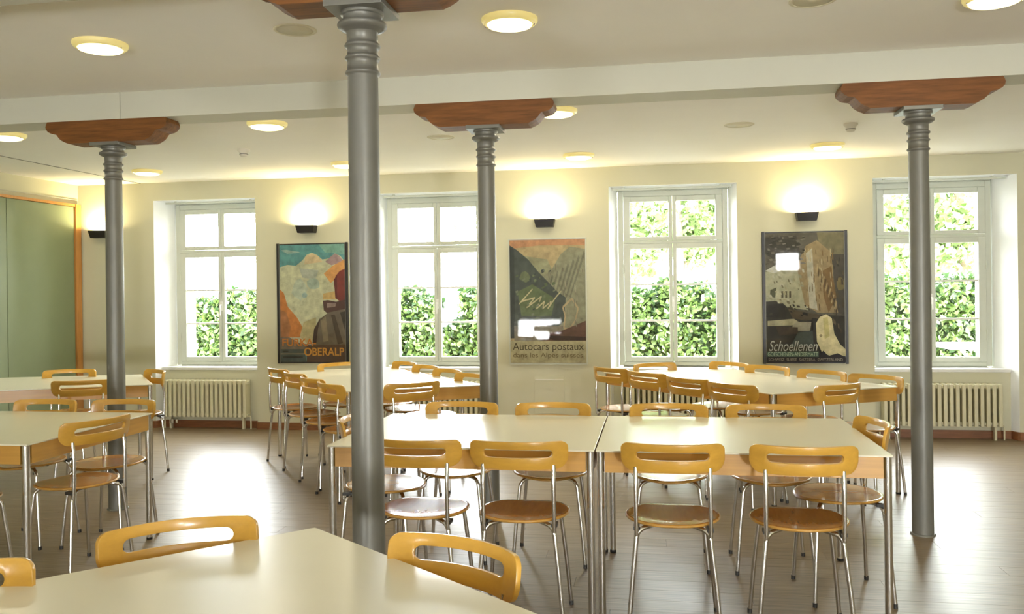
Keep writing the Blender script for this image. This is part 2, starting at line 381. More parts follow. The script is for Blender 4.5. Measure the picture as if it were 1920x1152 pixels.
# ------------------------------------------------------------------ lamps and ceiling fittings
def lamp(x, y, z, label):
    t = tag(empty('ceiling_light', (x, y, z)), label, 'ceiling light', 'round warm ceiling lights')
    MB().lathe([(.138, 0), (.138, -.012), (.132, -.022), (.120, -.030), (.112, -.030)], 32, cap=False).build('rim', M['lampring'], t)
    MB().lathe([(.113, -.028), (.106, -.036), (.08, -.043), (.04, -.046), (.002, -.047)], 32).build('glass_cover', M['lampglass'], t)
    for s in (-1, 1): MB().lathe([(.005, -.034), (.005, -.026)], 8, (s*.120, 0)).build('screw', M['chrome'], t)
    l = bpy.data.lights.new('lamp_light', 'AREA'); l.shape = 'DISK'; l.size = .24; l.energy = 6; l.color = (1, .90, .68)
    o = bpy.data.objects.new('lamp_light', l); C.objects.link(o); o.parent = t; o.location = (0, 0, -.055)
lamp(-2.88, 4.16, ZT, 'round lit ceiling light at upper left, in front of the beam')
lamp(-.69, 4.19, ZT, 'round lit ceiling light at top centre, right of the nearest column')
lamp(1.56, 4.30, ZT, 'round lit ceiling light cut off by the top right edge')
lamp(-4.66, 5.62, ZC, 'round lit ceiling light at the far left edge, behind the beam')
lamp(-2.65, 5.66, ZC, 'round lit ceiling light between left column saddle and nearest column')
lamp(-.63, 5.68, ZC, 'round lit ceiling light touching the right end of the middle timber saddle')
lamp(-4.80, 7.62, ZC, 'round lit ceiling light right of the left column, near the leftmost window')
lamp(-2.80, 7.62, ZC, 'round lit ceiling light half hidden behind the nearest column')
lamp(-.654, 7.63, ZC, 'round lit ceiling light above the wall light of the valley poster')
lamp(1.44, 7.60, ZC, 'round lit ceiling light above the rightmost wall light')
def ring(x, y, z, label):
    t = tag(empty('ceiling_speaker', (x, y, z)), label, 'speaker', 'flush round ceiling discs')
    MB().lathe([(.108, 0), (.108, -.003), (.100, -.006), (.092, -.006), (.090, 0)], 32, cap=False).build('rim', M['grille'], t)
    MB().lathe([(.091, 0), (.091, -.003), (.02, -.004), (.018, -.007), (.002, -.007)], 32).build('cover', M['grille'], t)
ring(-1.784, 4.144, ZT, 'flush cream disc in the ceiling left of the nearest column')
ring(.739, 4.20, ZT, 'flush cream disc cut off by the top edge of the picture')
ring(-1.615, 6.49, ZC, 'flush cream disc below the left end of the middle timber saddle')
ring(.618, 6.50, ZC, 'flush cream disc in the ceiling left of the right smoke detector')
def smoke(x, y, label):
    t = tag(empty('smoke_detector', (x, y, ZC)), label, 'smoke detector', 'white smoke detectors')
    MB().lathe([(.05, 0), (.05, -.012), (.038, -.022), (.036, -.03)], 24).build('base', M['plastic'], t)
    MB().lathe([(.032, -.03), (.034, -.045), (.026, -.058), (.012, -.062)], 24).build('sensor_head', M['plastic'], t)
    MB().lathe([(.035, -.040), (.0355, -.042), (.035, -.044)], 24).build('dark_band', M['rubber'], t)
smoke(1.424, 6.65, 'small white smoke detector on the ceiling near the right timber saddle')
smoke(-3.33, 6.667, 'small white smoke detector on the ceiling right of the left column')

def sconce(x, label):
    t = tag(empty('wall_light', (x, YW, 2.04)), label, 'wall light', 'black wedge-shaped wall uplights')
    W2, w2, D, d, h, th = .100, .084, .115, .095, .078, .004
    v = []
    for ww, dd, z in ((w2, d, 0), (W2, D, h)):
        v += [(-ww, 0, z), (ww, 0, z), (ww, -dd, z), (-ww, -dd, z)]
    for ww, dd, z in ((w2-th, d-th, th), (W2-th, D-th, h)):
        v += [(-ww, -th, z), (ww, -th, z), (ww, -dd, z), (-ww, -dd, z)]
    f = [(0, 1, 2, 3)]+[(i, 4+i, 4+(i+1) % 4, (i+1) % 4) for i in range(4)]+[(11, 10, 9, 8)]+[(8+i, 8+(i+1) % 4, 12+(i+1) % 4, 12+i) for i in range(4)]+[(4+i, 12+i, 12+(i+1) % 4, 4+(i+1) % 4) for i in range(4)]
    MB().add(v, f).build('shade', M['black'], t)
    MB().tube([(-.05, -.05, .035), (.05, -.05, .035)], .008, 10).build('bulb', M['lampglass'], t)
    l = bpy.data.lights.new('sconce_light', 'AREA'); l.shape = 'RECTANGLE'; l.size = .16; l.size_y = .08; l.energy = 15; l.color = (1, .82, .45)
    o = bpy.data.objects.new('sconce_light', l); C.objects.link(o); o.parent = t; o.location = (0, -.055, .066); o.rotation_euler = (PI-.15, 0, 0)
sconce(-5.88, 'black wall uplight partly hidden by the left column')
sconce(-3.535, 'black wall uplight above the orange and blue mountain poster')
sconce(-1.065, 'black wall uplight above the framed valley poster')
sconce(1.405, 'black wall uplight above the dark gorge poster')

# ------------------------------------------------------------------ posters
pm = {}
def pmat(c, n=.34):
    if c not in pm: pm[c] = mat('print_ink', c, .7, noise=n, nscale=16, srgb=True)
    return pm[c]
def text(body, x, z, y, size, col, parent, name='lettering', align='LEFT', shear=0., sx=1., bold=0.):
    cu = bpy.data.curves.new(name, 'FONT'); cu.body = body; cu.size = size; cu.align_x = align; cu.shear = shear; cu.extrude = .0003; cu.offset = bold
    o = bpy.data.objects.new(name, cu); C.objects.link(o)
    dg = bpy.context.evaluated_depsgraph_get(); me = bpy.data.meshes.new_from_object(o.evaluated_get(dg)); bpy.data.objects.remove(o)
    me.materials.clear(); me.materials.append(pmat(col, .05))
    o = obj(name, me, parent, (x, y, z)); o.rotation_euler = (PI/2, 0, 0); o.scale = (sx, 1, 1); return o
def poster(x0, x1, z0, z1, polys, label, bars, texts, mx=.03):
    t = tag(empty('framed_poster', ((x0+x1)/2, YW, z0)), label, 'poster')
    w, h = x1-x0, z1-z0; X = -w/2
    MB().box(X, -X, -.014, 0, 0, h).build('backing_board', M['plastic'] if not bars else M['black'], t)
    px0, px1 = X+mx, -X-mx; pw = px1-px0; bz = .012; ph = h-2*bz
    m = MB(); mats = []; idx = []
    for i, (c, P) in enumerate(polys):
        if c not in mats: mats.append(c)
        yy = -.0142-.00012*i
        pts = [(px0+pw*u, yy, bz+ph*(1-v)) for u, v in P]
        a = sum(pts[j][0]*pts[(j+1) % len(pts)][2]-pts[(j+1) % len(pts)][0]*pts[j][2] for j in range(len(pts)))
        if a < 0: pts = pts[::-1]
        m.add(pts, [tuple(range(len(pts)))]); idx.append(mats.index(c))
    o = m.build('print', [pmat(c) for c in mats], t)
    for p, i in zip(o.data.polygons, idx): p.material_index = i
    yt = -.0142-.00012*len(polys)-.0006
    for (body, u, v, size, col, kw) in texts:
        tt = text(body, px0+pw*u, bz+ph*(1-v), yt, size*ph, col, t, **{k: q for k, q in kw.items() if k != 'fit'})
        if 'fit' in kw:
            wd = max(q.co.x for q in tt.data.vertices)-min(q.co.x for q in tt.data.vertices); tt.scale = (kw['fit']*pw/wd, 1, 1)
    MB().box(X+.004, -X-.004, -.0215, -.0190, .003, h-.003).build('glass', M['pglass'], t)
    if bars:
        for s in (-1, 1):
            a = s*(w/2-.012); bevel(MB().box(a-.012, a+.012, -.026, .0, -.004, h+.004).build('frame_bar', M['black'], t), .002)
            a2 = s*(w/2-.027); MB().box(a2-.003, a2+.003, -.0235, -.0155, .0, h).build('edge_strip', M['column'], t)
    else:
        m = MB().box(X-.004, X+.006, -.026, 0, -.004, h+.004).box(-X-.006, -X+.004, -.026, 0, -.004, h+.004).box(X+.006, -X-.006, -.026, 0, -.004, .006).box(X+.006, -X-.006, -.026, 0, h-.006, h+.004)
        m.build('frame', M['frame'], t)
full = [(0, 0), (1, 0), (1, 1), (0, 1)]
random.seed(3)
def blob(cx, cy, rx, ry, n=9, j=.3):
    return [(cx+rx*math.cos(2*PI*k/n)*(1-j*random.random()), cy+ry*math.sin(2*PI*k/n)*(1-j*random.random())) for k in range(n)]
def zig(pts, w):
    # ribbon polygons along a polyline
    out = []
    for (a, b), (c, d) in zip(pts, pts[1:]):
        l = math.hypot(c-a, d-b) or 1; nx, ny = -(d-b)/l*w, (c-a)/l*w
        out.append([(a+nx, b+ny), (c+nx, d+ny), (c-nx, d-ny), (a-nx, b-ny)])
    return out
P1 = [((92, 148, 148), full), ((150, 175, 165), [(.02, .045), (.1, .04), (.3, .06), (.32, .07), (.12, .075)]),
      ((120, 165, 150), [(.6, 0), (1, 0), (1, .09), (.7, .07)]),
      ((190, 192, 158), [(0, .19), (.12, .17), (.25, .18), (.36, .13), (.42, .085), (.5, .07), (.58, .09), (.66, .13), (.76, .12), (.85, .08), (.93, .10), (1, .15), (1, .85), (0, .85)]),
      ((205, 185, 145), [(.40, .10), (.5, .075), (.6, .10), (.66, .15), (.5, .16), (.38, .17)]),
      ((165, 140, 140), [(.70, .15), (.8, .10), (.86, .08), (.93, .11), (.98, .15), (.8, .18)]),
      ((170, 176, 160), [(.3, .2), (.6, .22), (.55, .3), (.35, .28)]), ((178, 188, 165), blob(.3, .38, .14, .1)), ((150, 172, 165), blob(.38, .43, .05, .03)), ((160, 176, 160), blob(.52, .33, .12, .06)),
      ((205, 150, 88), [(.68, .25), (.8, .19), (1, .13), (1, .4), (.86, .45), (.86, .30), (.78, .33)]), ((196, 165, 105), [(.66, .42), (.84, .40), (.86, .47), (.66, .47)]),
      ((190, 122, 62), [(0, .38), (.06, .41), (.12, .53), (.26, .62), (.36, .72), (.40, .79), (0, .79)]), ((165, 112, 70), [(0, .55), (.1, .58), (.16, .7), (.12, .8), (0, .8)]), ((175, 165, 120), [(.36, .66), (.55, .62), (.56, .8), (.4, .84), (.3, .78)]),
      ((118, 50, 44), [(.86, .27), (.92, .23), (1, .21), (1, .52), (.9, .48), (.86, .46), (.83, .32)]), ((92, 38, 34), [(.83, .30), (.88, .27), (.88, .47), (.85, .46)]),
      ((80, 55, 48), [(.66, .48), (.74, .475), (.86, .49), (1, .47), (1, .60), (.84, .58), (.72, .585), (.67, .56)]), ((140, 120, 110), [(.72, .50), (.86, .50), (.85, .53), (.72, .54)]),
      ((105, 94, 78), [(.50, .84), (.54, .72), (.62, .63), (.74, .58), (1, .55), (1, .88), (.5, .87)]), ((62, 46, 38), [(.49, .84), (.52, .72), (.62, .62), (.58, .72), (.55, .84)]), ((130, 118, 92), [(.62, .65), (.70, .61), (.74, .82), (.66, .83)]), ((72, 62, 50), [(.78, .60), (.84, .60), (.96, .84), (.88, .85)]), ((58, 52, 44), [(.92, .58), (1, .57), (1, .76)]),
      ((118, 104, 86), [(0, .79), (.14, .79), (.3, .84), (.46, .85), (.46, .9), (0, .9)]), ((86, 66, 52), [(.4, .86), (1, .85), (1, 1), (.4, 1)]), ((74, 84, 80), [(0, .89), (.36, .89), (.4, 1), (0, 1)]), ((128, 120, 102), [(0, .925), (.38, .925), (.38, .935), (0, .935)]), ((50, 52, 48), [(.03, .905), (.12, .905), (.12, .915), (.03, .915)]), ((52, 50, 46), [(.03, .95), (.34, .95), (.34, .965), (.03, .965)])]
poster(-3.882, -3.112, .695, 1.934, P1, 'orange and blue mountain poster with FURKA-OBERALP lettering, between first and second windows', True,
       [('FURKA-', .02, .862, .088, (196, 120, 48), dict(fit=.52, bold=.002)), ('OBERALP', .36, .945, .095, (204, 146, 66), dict(fit=.61, bold=.002))])
road = zig([(.12, .52), (.30, .40), (.15, .50), (.33, .47), (.22, .55), (.42, .46), (.35, .56), (.46, .50), (.43, .56), (.55, .50), (.50, .56), (.62, .46), (.68, .42)], .006)
loop = zig([(.70, .55), (.82, .48), (.90, .56), (.86, .66), (.78, .73), (.71, .72), (.73, .62), (.70, .55)], .009)
def flecks(n, box, cols, w, h, tilt=0):
    out = []
    for i in range(n):
        x = random.uniform(box[0], box[2]); y = random.uniform(box[1], box[3]); a = w*random.uniform(.4, 1.3); b = h*random.uniform(.4, 1.3)
        out.append((random.choice(cols), [(x-a, y-b+tilt*a), (x+a*.6, y-b*.7-tilt*a), (x+a, y+b-tilt*a), (x-a*.5, y+b*.8+tilt*a)]))
    return out
k_ = next(i for i, q in enumerate(P1) if q[0] == (205, 150, 88))
P1[k_:k_] = flecks(46, (.06, .2, .64, .72), [(176, 182, 158), (158, 172, 158), (196, 196, 168), (186, 178, 140), (140, 160, 158)], .030, .013, .2)
P1 += flecks(14, (.04, .45, .2, .78), [(206, 140, 76), (166, 104, 56), (178, 130, 84)], .02, .02) + flecks(16, (.56, .62, .95, .84), [(88, 76, 60), (122, 110, 88), (66, 56, 48)], .008, .03, .3)
P2 = [((176, 158, 118), full), ((186, 138, 100), [(0, 0), (1, 0), (1, .05), (.4, .045), (0, .07)]), ((150, 150, 118), [(.1, .12), (.5, .16), (.6, .3), (.3, .4)]),
      ((142, 142, 116), [(.35, .34), (.55, .25), (.68, .12), (.80, .06), (1, .08), (1, .82), (.4, .82)])]
for k in range(7): P2.append(((118, 118, 98), [(.98-.07*k, .10+.03*k), (1-.07*k, .12+.03*k), (.80-.05*k, .48), (.79-.05*k, .46)]))
P2 += [((74, 82, 76), [(0, .04), (.1, .08), (.25, .16), (.38, .26), (.52, .35), (.64, .43), (.74, .47), (.72, .66), (.5, .78), (0, .78)]), ((104, 112, 84), blob(.2, .3, .08, .05)), ((96, 108, 76), [(.1, .42), (.3, .36), (.6, .48), (.55, .62), (.15, .62)]), ((60, 66, 64), [(0, .05), (.06, .08), (.06, .8), (0, .8)])]
P2 += [((186, 178, 138), q) for q in road]+[((180, 160, 124), q) for q in loop]
P2 += [((128, 122, 104), [(.05, .70), (.7, .70), (.7, .83), (.05, .83)]), ((96, 70, 58), [(.68, .74), (1, .66), (1, .82), (.4, .82), (.4, .77)]), ((58, 44, 38), [(.42, .775), (1, .79), (1, .82), (.6, .82), (.42, .79)]),
       *flecks(40, (.08, .2, .62, .68), [(66, 74, 70), (92, 104, 76), (110, 120, 92), (120, 126, 104)], .02, .012, .3), *flecks(22, (.5, .2, .97, .7), [(128, 126, 106), (156, 152, 128), (120, 112, 94)], .01, .03, -.4),
       ((164, 158, 126), [(0, .82), (1, .82), (1, 1), (0, 1)])]
poster(-1.434, -.668, .690, 1.930, P2, 'grey-green valley poster in thin metal frame with winding road, between second and third windows', False,
       [('Autocars postaux', .03, .895, .085, (72, 66, 50), dict(fit=.94)), ('dans les Alpes suisses', .03, .955, .055, (104, 92, 64), dict(fit=.92))], mx=.008)
P3 = [((92, 88, 76), full), ((70, 68, 62), [(0, .03), (.4, .02), (.45, .16), (.1, .2), (0, .16)]), ((58, 56, 50), blob(.25, .09, .25, .05)), ((118, 112, 84), [(.66, 0), (1, 0), (1, .17), (.86, .18), (.7, .12)]),
      ((176, 176, 148), [(0, .30), (.14, .26), (.38, .25), (.50, .32), (.55, .60), (.3, .58), (0, .53)]), ((200, 202, 190), [(0, .29), (.12, .25), (.14, .28), (.40, .20), (.42, .26), (.1, .31)]), ((150, 132, 96), [(.40, .25), (.52, .10), (.66, .06), (.85, .16), (.86, .40), (.92, .62), (.66, .62), (.50, .56)]),
      ((184, 180, 158), [(.52, .16), (.60, .12), (.62, .36), (.66, .60), (.56, .58)]), ((122, 96, 58), [(.72, .3), (.84, .26), (.9, .5), (.8, .62), (.74, .5)])]
for k in range(14): P3.append(((88, 72, 48) if k % 2 else (170, 150, 108), [(.66+.02*k, .24+.024*k), (.675+.02*k, .245+.024*k), (.66+.018*k, .32+.023*k), (.65+.018*k, .31+.023*k)]))
P3 += [((74, 70, 62), [(.84, .17), (1, .17), (1, .64), (.92, .62), (.86, .3)]), ((120, 108, 70), blob(.95, .4, .06, .06)),
       ((90, 92, 70), [(.06, .44), (.14, .42), (.12, .5), (.05, .49)])]+[((88, 84, 66), [(.2+.05*k, .45), (.225+.05*k, .45), (.225+.05*k, .50), (.2+.05*k, .505)]) for k in range(3)]+[
       ((50, 48, 42), [(0, .53), (.12, .525), (.22, .545), (.30, .59), (.62, .63), (1, .645), (1, 1), (0, 1)]), ((84, 74, 58), [(.28, .585), (.55, .62), (.7, .635), (.66, .665), (.5, .68), (.34, .66)]),
       ((36, 35, 31), [(0, .56), (.14, .545), (.28, .60), (.24, .66), (0, .65)]), ((168, 164, 134), [(.02, .68), (.36, .665), (.42, .69), (.4, .715), (.02, .72)]), ((156, 152, 132), [(.38, .69), (.58, .69), (.56, .76), (.3, .755)]),
       *flecks(60, (.02, .02, .5, .24), [(54, 52, 46), (104, 100, 90), (80, 76, 64), (120, 116, 104)], .03, .008, .1), *flecks(40, (.03, .28, .5, .54), [(150, 150, 124), (190, 190, 168), (120, 116, 92), (166, 160, 130)], .02, .012), *flecks(50, (.5, .12, .86, .6), [(120, 98, 62), (172, 156, 118), (96, 78, 50), (184, 172, 136)], .008, .028, -.2), *flecks(24, (.04, .56, .6, .64), [(34, 33, 30), (66, 60, 48)], .02, .01), *flecks(26, (.84, .2, .98, .9), [(54, 50, 44), (92, 84, 66), (70, 62, 50)], .012, .02),
       ((62, 52, 40), [(.12, .72), (.4, .73), (.4, .78), (.16, .79)]), ((58, 66, 62), [(.4, .77), (.62, .75), (.64, .87), (.3, .88)]), ((40, 38, 32), [(.58, .66), (.64, .66), (.66, .9), (.6, .9)]),
       ((196, 188, 148), [(.63, .70), (.68, .65), (.76, .63), (.83, .66), (.86, .78), (.93, .86), (1, .90), (1, .95), (.82, .955), (.70, .92), (.64, .84)]), ((176, 168, 116), [(.72, .66), (.78, .65), (.80, .80), (.74, .82)]), ((120, 112, 84), blob(.69, .795, .02, .015)),
       ((70, 92, 82), [(0, .917), (.66, .917), (.66, .957), (0, .957)]), ((30, 28, 34), [(.66, .94), (.72, .91), (.78, .95), (.9, .93), (1, .96), (1, 1), (0, 1), (0, .96), (.66, .958)])]
poster(1.000, 1.770, .700, 1.943, P3, 'dark gorge poster with stone bridge, waterfall and Schoellenen script, between third and fourth windows', True,
       [('Schoellenen', .02, .912, .115, (176, 178, 168), dict(fit=.62, shear=.35)), ('GOESCHENEN-ANDERMATT', .01, .952, .044, (168, 186, 160), dict(fit=.64)), ('SCHWEIZ  SUISSE  SVIZZERA  SWITZERLAND', .02, .990, .032, (150, 142, 128), dict(fit=.94))])

hatch = tag(empty('access_panel', (-1.046, YW, .2)), 'small cream access panel on the pier below the valley poster', 'access panel')
bevel(MB().box(-.15, .15, -.006, 0, 0, .37).build('panel', M['wall'], hatch), .002)
MB().box(-.14, .14, -.009, -.006, .33, .338).build('slot', M['ceil'], hatch)
MB().box(-.02, .02, -.012, -.006, .24, .30).build('latch', M['wall'], hatch)
hk = tag(empty('key_switch', (3.42, YW, 1.36)), 'small white wall switch right of the rightmost window', 'switch')
MB().box(-.03, .03, -.012, 0, -.03, .03).build('plate', M['plastic'], hk); MB().box(-.012, .012, -.016, -.012, -.012, .012).build('button', M['frame'], hk)

# ------------------------------------------------------------------ tables
ZTOP = .74
def table(corners, label, group, legs=(0, 1, 2, 3)):
    # corners near-left, near-right, far-right, far-left (counter-clockwise)
    cx = sum(p[0] for p in corners)/4; cy = sum(p[1] for p in corners)/4
    t = tag(empty('canteen_table', (cx, cy, 0)), label, 'table', group)
    P = [Vector((p[0]-cx, p[1]-cy)) for p in corners]
    def inset(d):
        out = []
        for i in range(4):
            a, b, c = P[i-1], P[i], P[(i+1) % 4]
            u = (b-a).normalized(); v = (c-b).normalized(); n1 = Vector((-u.y, u.x)); n2 = Vector((-v.y, v.x))
            k = 1+n1.dot(n2); out.append(b+(n1+n2)*d/k)
        return out
    o = MB().prism([tuple(p) for p in P], ZTOP-.008, ZTOP).build('tabletop', M['top'], t); bevel(o, .0025, 2)
    A = inset(.004); B = inset(.022)
    for i in range(4):
        a, b, c, d = A[i], A[(i+1) % 4], B[(i+1) % 4], B[i]
        u = (b-a).normalized()*.034
        a2, b2, c2, d2 = a+u, b-u, c-u*.4, d+u*.4
        L = (b2-a2).length; ang = math.atan2((b2-a2).y, (b2-a2).x)
        m = MB().box(0, L, 0, .018, ZTOP-.096, ZTOP-.008)
        o = m.build('apron', M['apron'], t, (a2.x, a2.y, 0), ang)
    D = inset(.019)
    for i in legs:
        p = D[i]
        l = MB().lathe([(.0165, .012), (.0165, ZTOP-.008)], 20).build('leg', M['chrome'], t, (p.x, p.y, 0))
        MB().lathe([(.013, 0), (.0175, .002), (.0175, .014)], 16).build('foot', M['rubber'], l)
    # under-frame tying the legs together
    return t
def rect(x0, x1, y0, y1): return [(x0, y0), (x1, y0), (x1, y1), (x0, y1)]
XS = -.2676
G1 = 'canteen tables'
table(rect(XS-1.222, XS-.003, 3.752, 4.757), 'cream-topped canteen table, left half of the centre pair behind the nearest column', G1)
table(rect(XS+.003, XS+1.222, 3.752, 4.757), 'cream-topped canteen table, right half of the centre pair', G1)
table(rect(-4.155, -2.930, 3.640, 4.675), 'cream-topped canteen table at the left edge, nearer of the two left groups', G1)
table([(-5.195, 5.50), (-3.83, 6.12), (-4.40, 6.86), (-5.85, 6.42)], 'cream-topped canteen table at far left, behind the left column', G1)
table([(-2.134, 5.76), (-1.24, 6.21), (-2.40, 7.59), (-3.29, 7.14)], 'long cream-topped canteen table set askew in front of the second window', G1)
table([(.740, 5.80), (1.655, 6.27), (.48, 7.63), (-.43, 7.17)], 'long cream-topped canteen table set askew in front of the third window', G1)
ca = (-1.014, 2.455); ua = Vector((-.697, -.717)).normalized(); ub = Vector((.786, -.618)).normalized()
LA, LB = 1.75, .985
table([(ca[0]+ua.x*LA, ca[1]+ua.y*LA), (ca[0]+ua.x*LA+ub.x*LB, ca[1]+ua.y*LA+ub.y*LB), (ca[0]+ub.x*LB, ca[1]+ub.y*LB), ca],
      'large cream tabletop in the foreground, cut off by the bottom edge', G1)

# ------------------------------------------------------------------ chairs
def make_chair():
    t = empty('canteen_chair')
    # seat: dished round plywood disc
    m = MB(); n = 36; prof = [(.0, .447), (.10, .448), (.16, .4505), (.185, .4545), (.196, .455), (.2005, .452), (.2005, .447), (.196, .443), (.10, .437), (.0, .436)]
    v = []; f = []
    def pt(r, z, a):
        c, s_ = math.cos(a), math.sin(a); p = 2.08
        k = (abs(c)**p+abs(s_)**p)**(-1/p)
        x = r*k*c*1.0; y = r*k*s_*1.0
        zz = z + .018 - .010*max(0, (y-.12)/.08)**2*(r/.2)
        return (x, y, zz)
    for r, z in prof[1:-1]: v += [pt(r, z, 2*PI*k/n) for k in range(n)]
    q = len(prof)-2
    for i in range(q-1): f += [(i*n+k, (i+1)*n+k, (i+1)*n+(k+1) % n, i*n+(k+1) % n) for k in range(n)]
    v += [(0, 0, .465), (0, 0, .454)]
    f += [(q*n, k, (k+1) % n) for k in range(n)] + [(q*n+1, (q-1)*n+(k+1) % n, (q-1)*n+k) for k in range(n)]
    m.add(v, f, True).build('seat', [M['seat'], M['apron']], t)
    for p_ in bpy.data.meshes['seat'].polygons:
        if math.hypot(p_.center.x, p_.center.y) > .1965: p_.material_index = 1
    # backrest: curved plywood band with a slot
    hw = .223; R = .345; z0, z1 = .688, .805; zm = .755
    cols = [-hw, -hw+.002, -hw+.006, -hw+.012, -hw+.02, -hw+.03, -hw+.042, -.160, -.152, -.150, -.146, -.140, -.130]+[-.13+.26*i/14 for i in range(1, 14)]
    cols += [-c for c in cols[:13]][::-1]
    cols = sorted(set(round(c, 5) for c in cols))
    V = []; F = []
    def outl(s):
        a = abs(s); rt = .034; zt = z1
        if a > hw-rt: zt = z1-(rt-math.sqrt(max(0, rt*rt-(a-(hw-rt))**2)))*.85
        rb = .058; zb = z0
        if a > hw-rb: zb = z0+(1-math.sqrt(max(0, 1-((a-(hw-rb))/rb)**2)))*.058
        hs = 0
        if a < .130: hs = .0185
        elif a < .152: hs = .0185*math.sqrt(1-((a-.130)/.022)**2)
        return zb, zm-hs, zm+hs, zt
    for s in cols:
        zb, zl, zh, zt = outl(s); th = s/R*1.0
        for z in (zb, (zb+zl)/2, zl, zh, (zh+zt)/2, zt):
            x = R*math.sin(th); y = -.212+R*(1-math.cos(th))-.16*(z-.75)
            V.append((x, y, z))
    for i in range(len(cols)-1):
        a, b = i*6, (i+1)*6
        for j in (0, 1, 3, 4): F.append((a+j, b+j, b+j+1, a+j+1))
    me = bpy.data.meshes.new('backrest'); me.from_pydata(V, [], F); bm = bmesh.new(); bm.from_mesh(me)
    bmesh.ops.remove_doubles(bm, verts=bm.verts, dist=1e-5); bm.to_mesh(me); bm.free()
    o = bpy.data.objects.new('tmp', me); C.objects.link(o)
    md = o.modifiers.new('s', 'SOLIDIFY'); md.thickness = .013; md.offset = 0
    bv = o.modifiers.new('b', 'BEVEL'); bv.width = .004; bv.segments = 2; bv.limit_method = 'ANGLE'; bv.angle_limit = 1.0
    dg = bpy.context.evaluated_depsgraph_get(); me2 = bpy.data.meshes.new_from_object(o.evaluated_get(dg)); bpy.data.objects.remove(o)
    me2.name = 'backrest'; me2.materials.clear(); me2.materials.append(M['beech'])
    me2.polygons.foreach_set('use_smooth', [True]*len(me2.polygons))
    ob = obj('backrest', me2, t)
    # tubular legs
    for sx in (-1, 1):
        for sy in (-1, 1):
            kx, ky = .158, (.135 if sy > 0 else .165)
            pts = [(sx*.075, sy*ky*.55, .447), (sx*(kx-.05), sy*(ky-.03), .447)]
            for a in (15, 35, 55, 75, 90):
                q = math.radians(a); pts.append((sx*(kx-.05+.042*math.sin(q)), sy*(ky-.03+.026*math.sin(q)), .447-.042*(1-math.cos(q))))
            pts += [(sx*(kx+.012), sy*(ky+.012), .22), (sx*(kx+.030), sy*(ky+.025), .012)]
            l = MB().tube(pts, 0.0096, 10).build('leg', M['chrome'], t)
            MB().tube([(sx*(kx+.0305), sy*(ky+.0255), 0), (sx*(kx+.030), sy*(ky+.025), .02)], .0105, 10).build('foot', M['rubber'], l)
        px = sx*.150
        MB().tube([(px, -.172, .42), (px, -.176, .465), (px, -.180, .62), (px, -.176, .66), (px, -.171, .685), (px, -.170, .704)], 0.0092, 10).build('back_post', M['chrome'], t)
        MB().box(px-.012, px+.012, -.175, -.125, .442, .456).build('bracket', M['rubber'], t)
    MB().box(-.085, .085, -.07, .07, .442, .454).tube([(-.08, -.09, .447), (.08, -.09, .447)], .009, 8).tube([(-.08, .075, .447), (.08, .075, .447)], .009, 8).build('seat_frame', M['rubber'], t)
    return t
proto = make_chair(); used = [False]
def chair(x, y, fx, fy, label, group, back=True):
    """x, y: the middle of the backrest (or the seat centre with back=False); (fx, fy): the way it faces"""
    l = math.hypot(fx, fy); fx /= l; fy /= l
    if back: x += fx*.20; y += fy*.20
    o = copy_tree(proto) if used[0] else proto; used[0] = True
    o.location = (x, y, 0); o.rotation_euler.z = math.atan2(-fx, fy)
    tag(o, label, 'chair', group)
gC = 'chairs around the centre pair of tables'
for i, (x, ordn) in enumerate(((-1.035, 'first'), (-.583, 'second'), (.060, 'third'), (.580, 'fourth'))):
    chair(x, 3.772, (.02, -.01, .0, .01)[i], 1, ('beech chair on the near side of the centre tables, %s from the left' % ordn), gC, False)
for i, (x, ordn) in enumerate(((-1.085, 'first'), (-.565, 'second'), (.060, 'third'), (.572, 'fourth'))):
    chair(x, 4.60, (.0, .02, -.01, .01)[i], -1, 'beech chair on the far side of the centre tables, %s from the left' % ordn, gC, False)
chair(.828, 4.24, -1, -.10, 'beech chair at the right end of the centre tables', gC, False)
chair(-1.355, 4.205, 1, .03, 'beech chair at the left end of the centre tables, mostly behind the nearest column', gC, False)
gL = 'chairs around the nearer left table'
chair(-3.0, 4.09, -.955, .29, 'beech chair at the right end of the nearer left table', gL, False)
chair(-3.15, 4.57, .0, -1, 'beech chair on the far side of the nearer left table, beside the left column', gL, False)
chair(-3.645, 4.54, .02, -1, 'beech chair on the far side of the nearer left table, nearest the left edge', gL, False)
chair(-3.34, 3.66, .0, 1, 'chair at the left edge of which only one bent chrome leg shows', gL, False)
gF = 'chairs around the far left table'
chair(-4.894, 6.614, .37, -.93, 'beech chair behind the far left table, in front of the green partition', gF)
chair(-4.20, 5.775, -.39, .92, 'beech chair on the near side of the far left table, beside the left column', gF)
chair(-4.05, 6.57, -.62, -.78, 'beech chair at the right end of the far left table, below the leftmost window', gF)
gM = 'chairs around the askew table by the second window'
nx, ny = .70, .714
for i, (x, y) in enumerate(((-3.137, 6.758), (-2.835, 6.405), (-2.541, 6.04), (-2.264, 5.69))):
    chair(x, y, nx, ny, 'beech chair in the left row of the second-window table, %s' % ('farthest from camera', 'second farthest', 'second nearest', 'nearest to camera')[i], gM)
chair(-1.640, 5.757, -.643, .766, 'beech chair at the near end of the second-window table, right of the nearest column', gM)
chair(-2.776, 7.30, .643, -.766, 'beech chair at the far end of the second-window table, left of the nearest column', gM)
for i, (x, y) in enumerate(((-2.15, 7.36), (-1.87, 7.03), (-1.604, 6.70), (-1.340, 6.35))):
    chair(x, y, -nx, -ny, 'beech chair in the right row of the second-window table, %s' % ('farthest from camera', 'second farthest', 'second nearest', 'nearest, beside the middle column')[i], gM)
gR = 'chairs around the askew table by the third window'
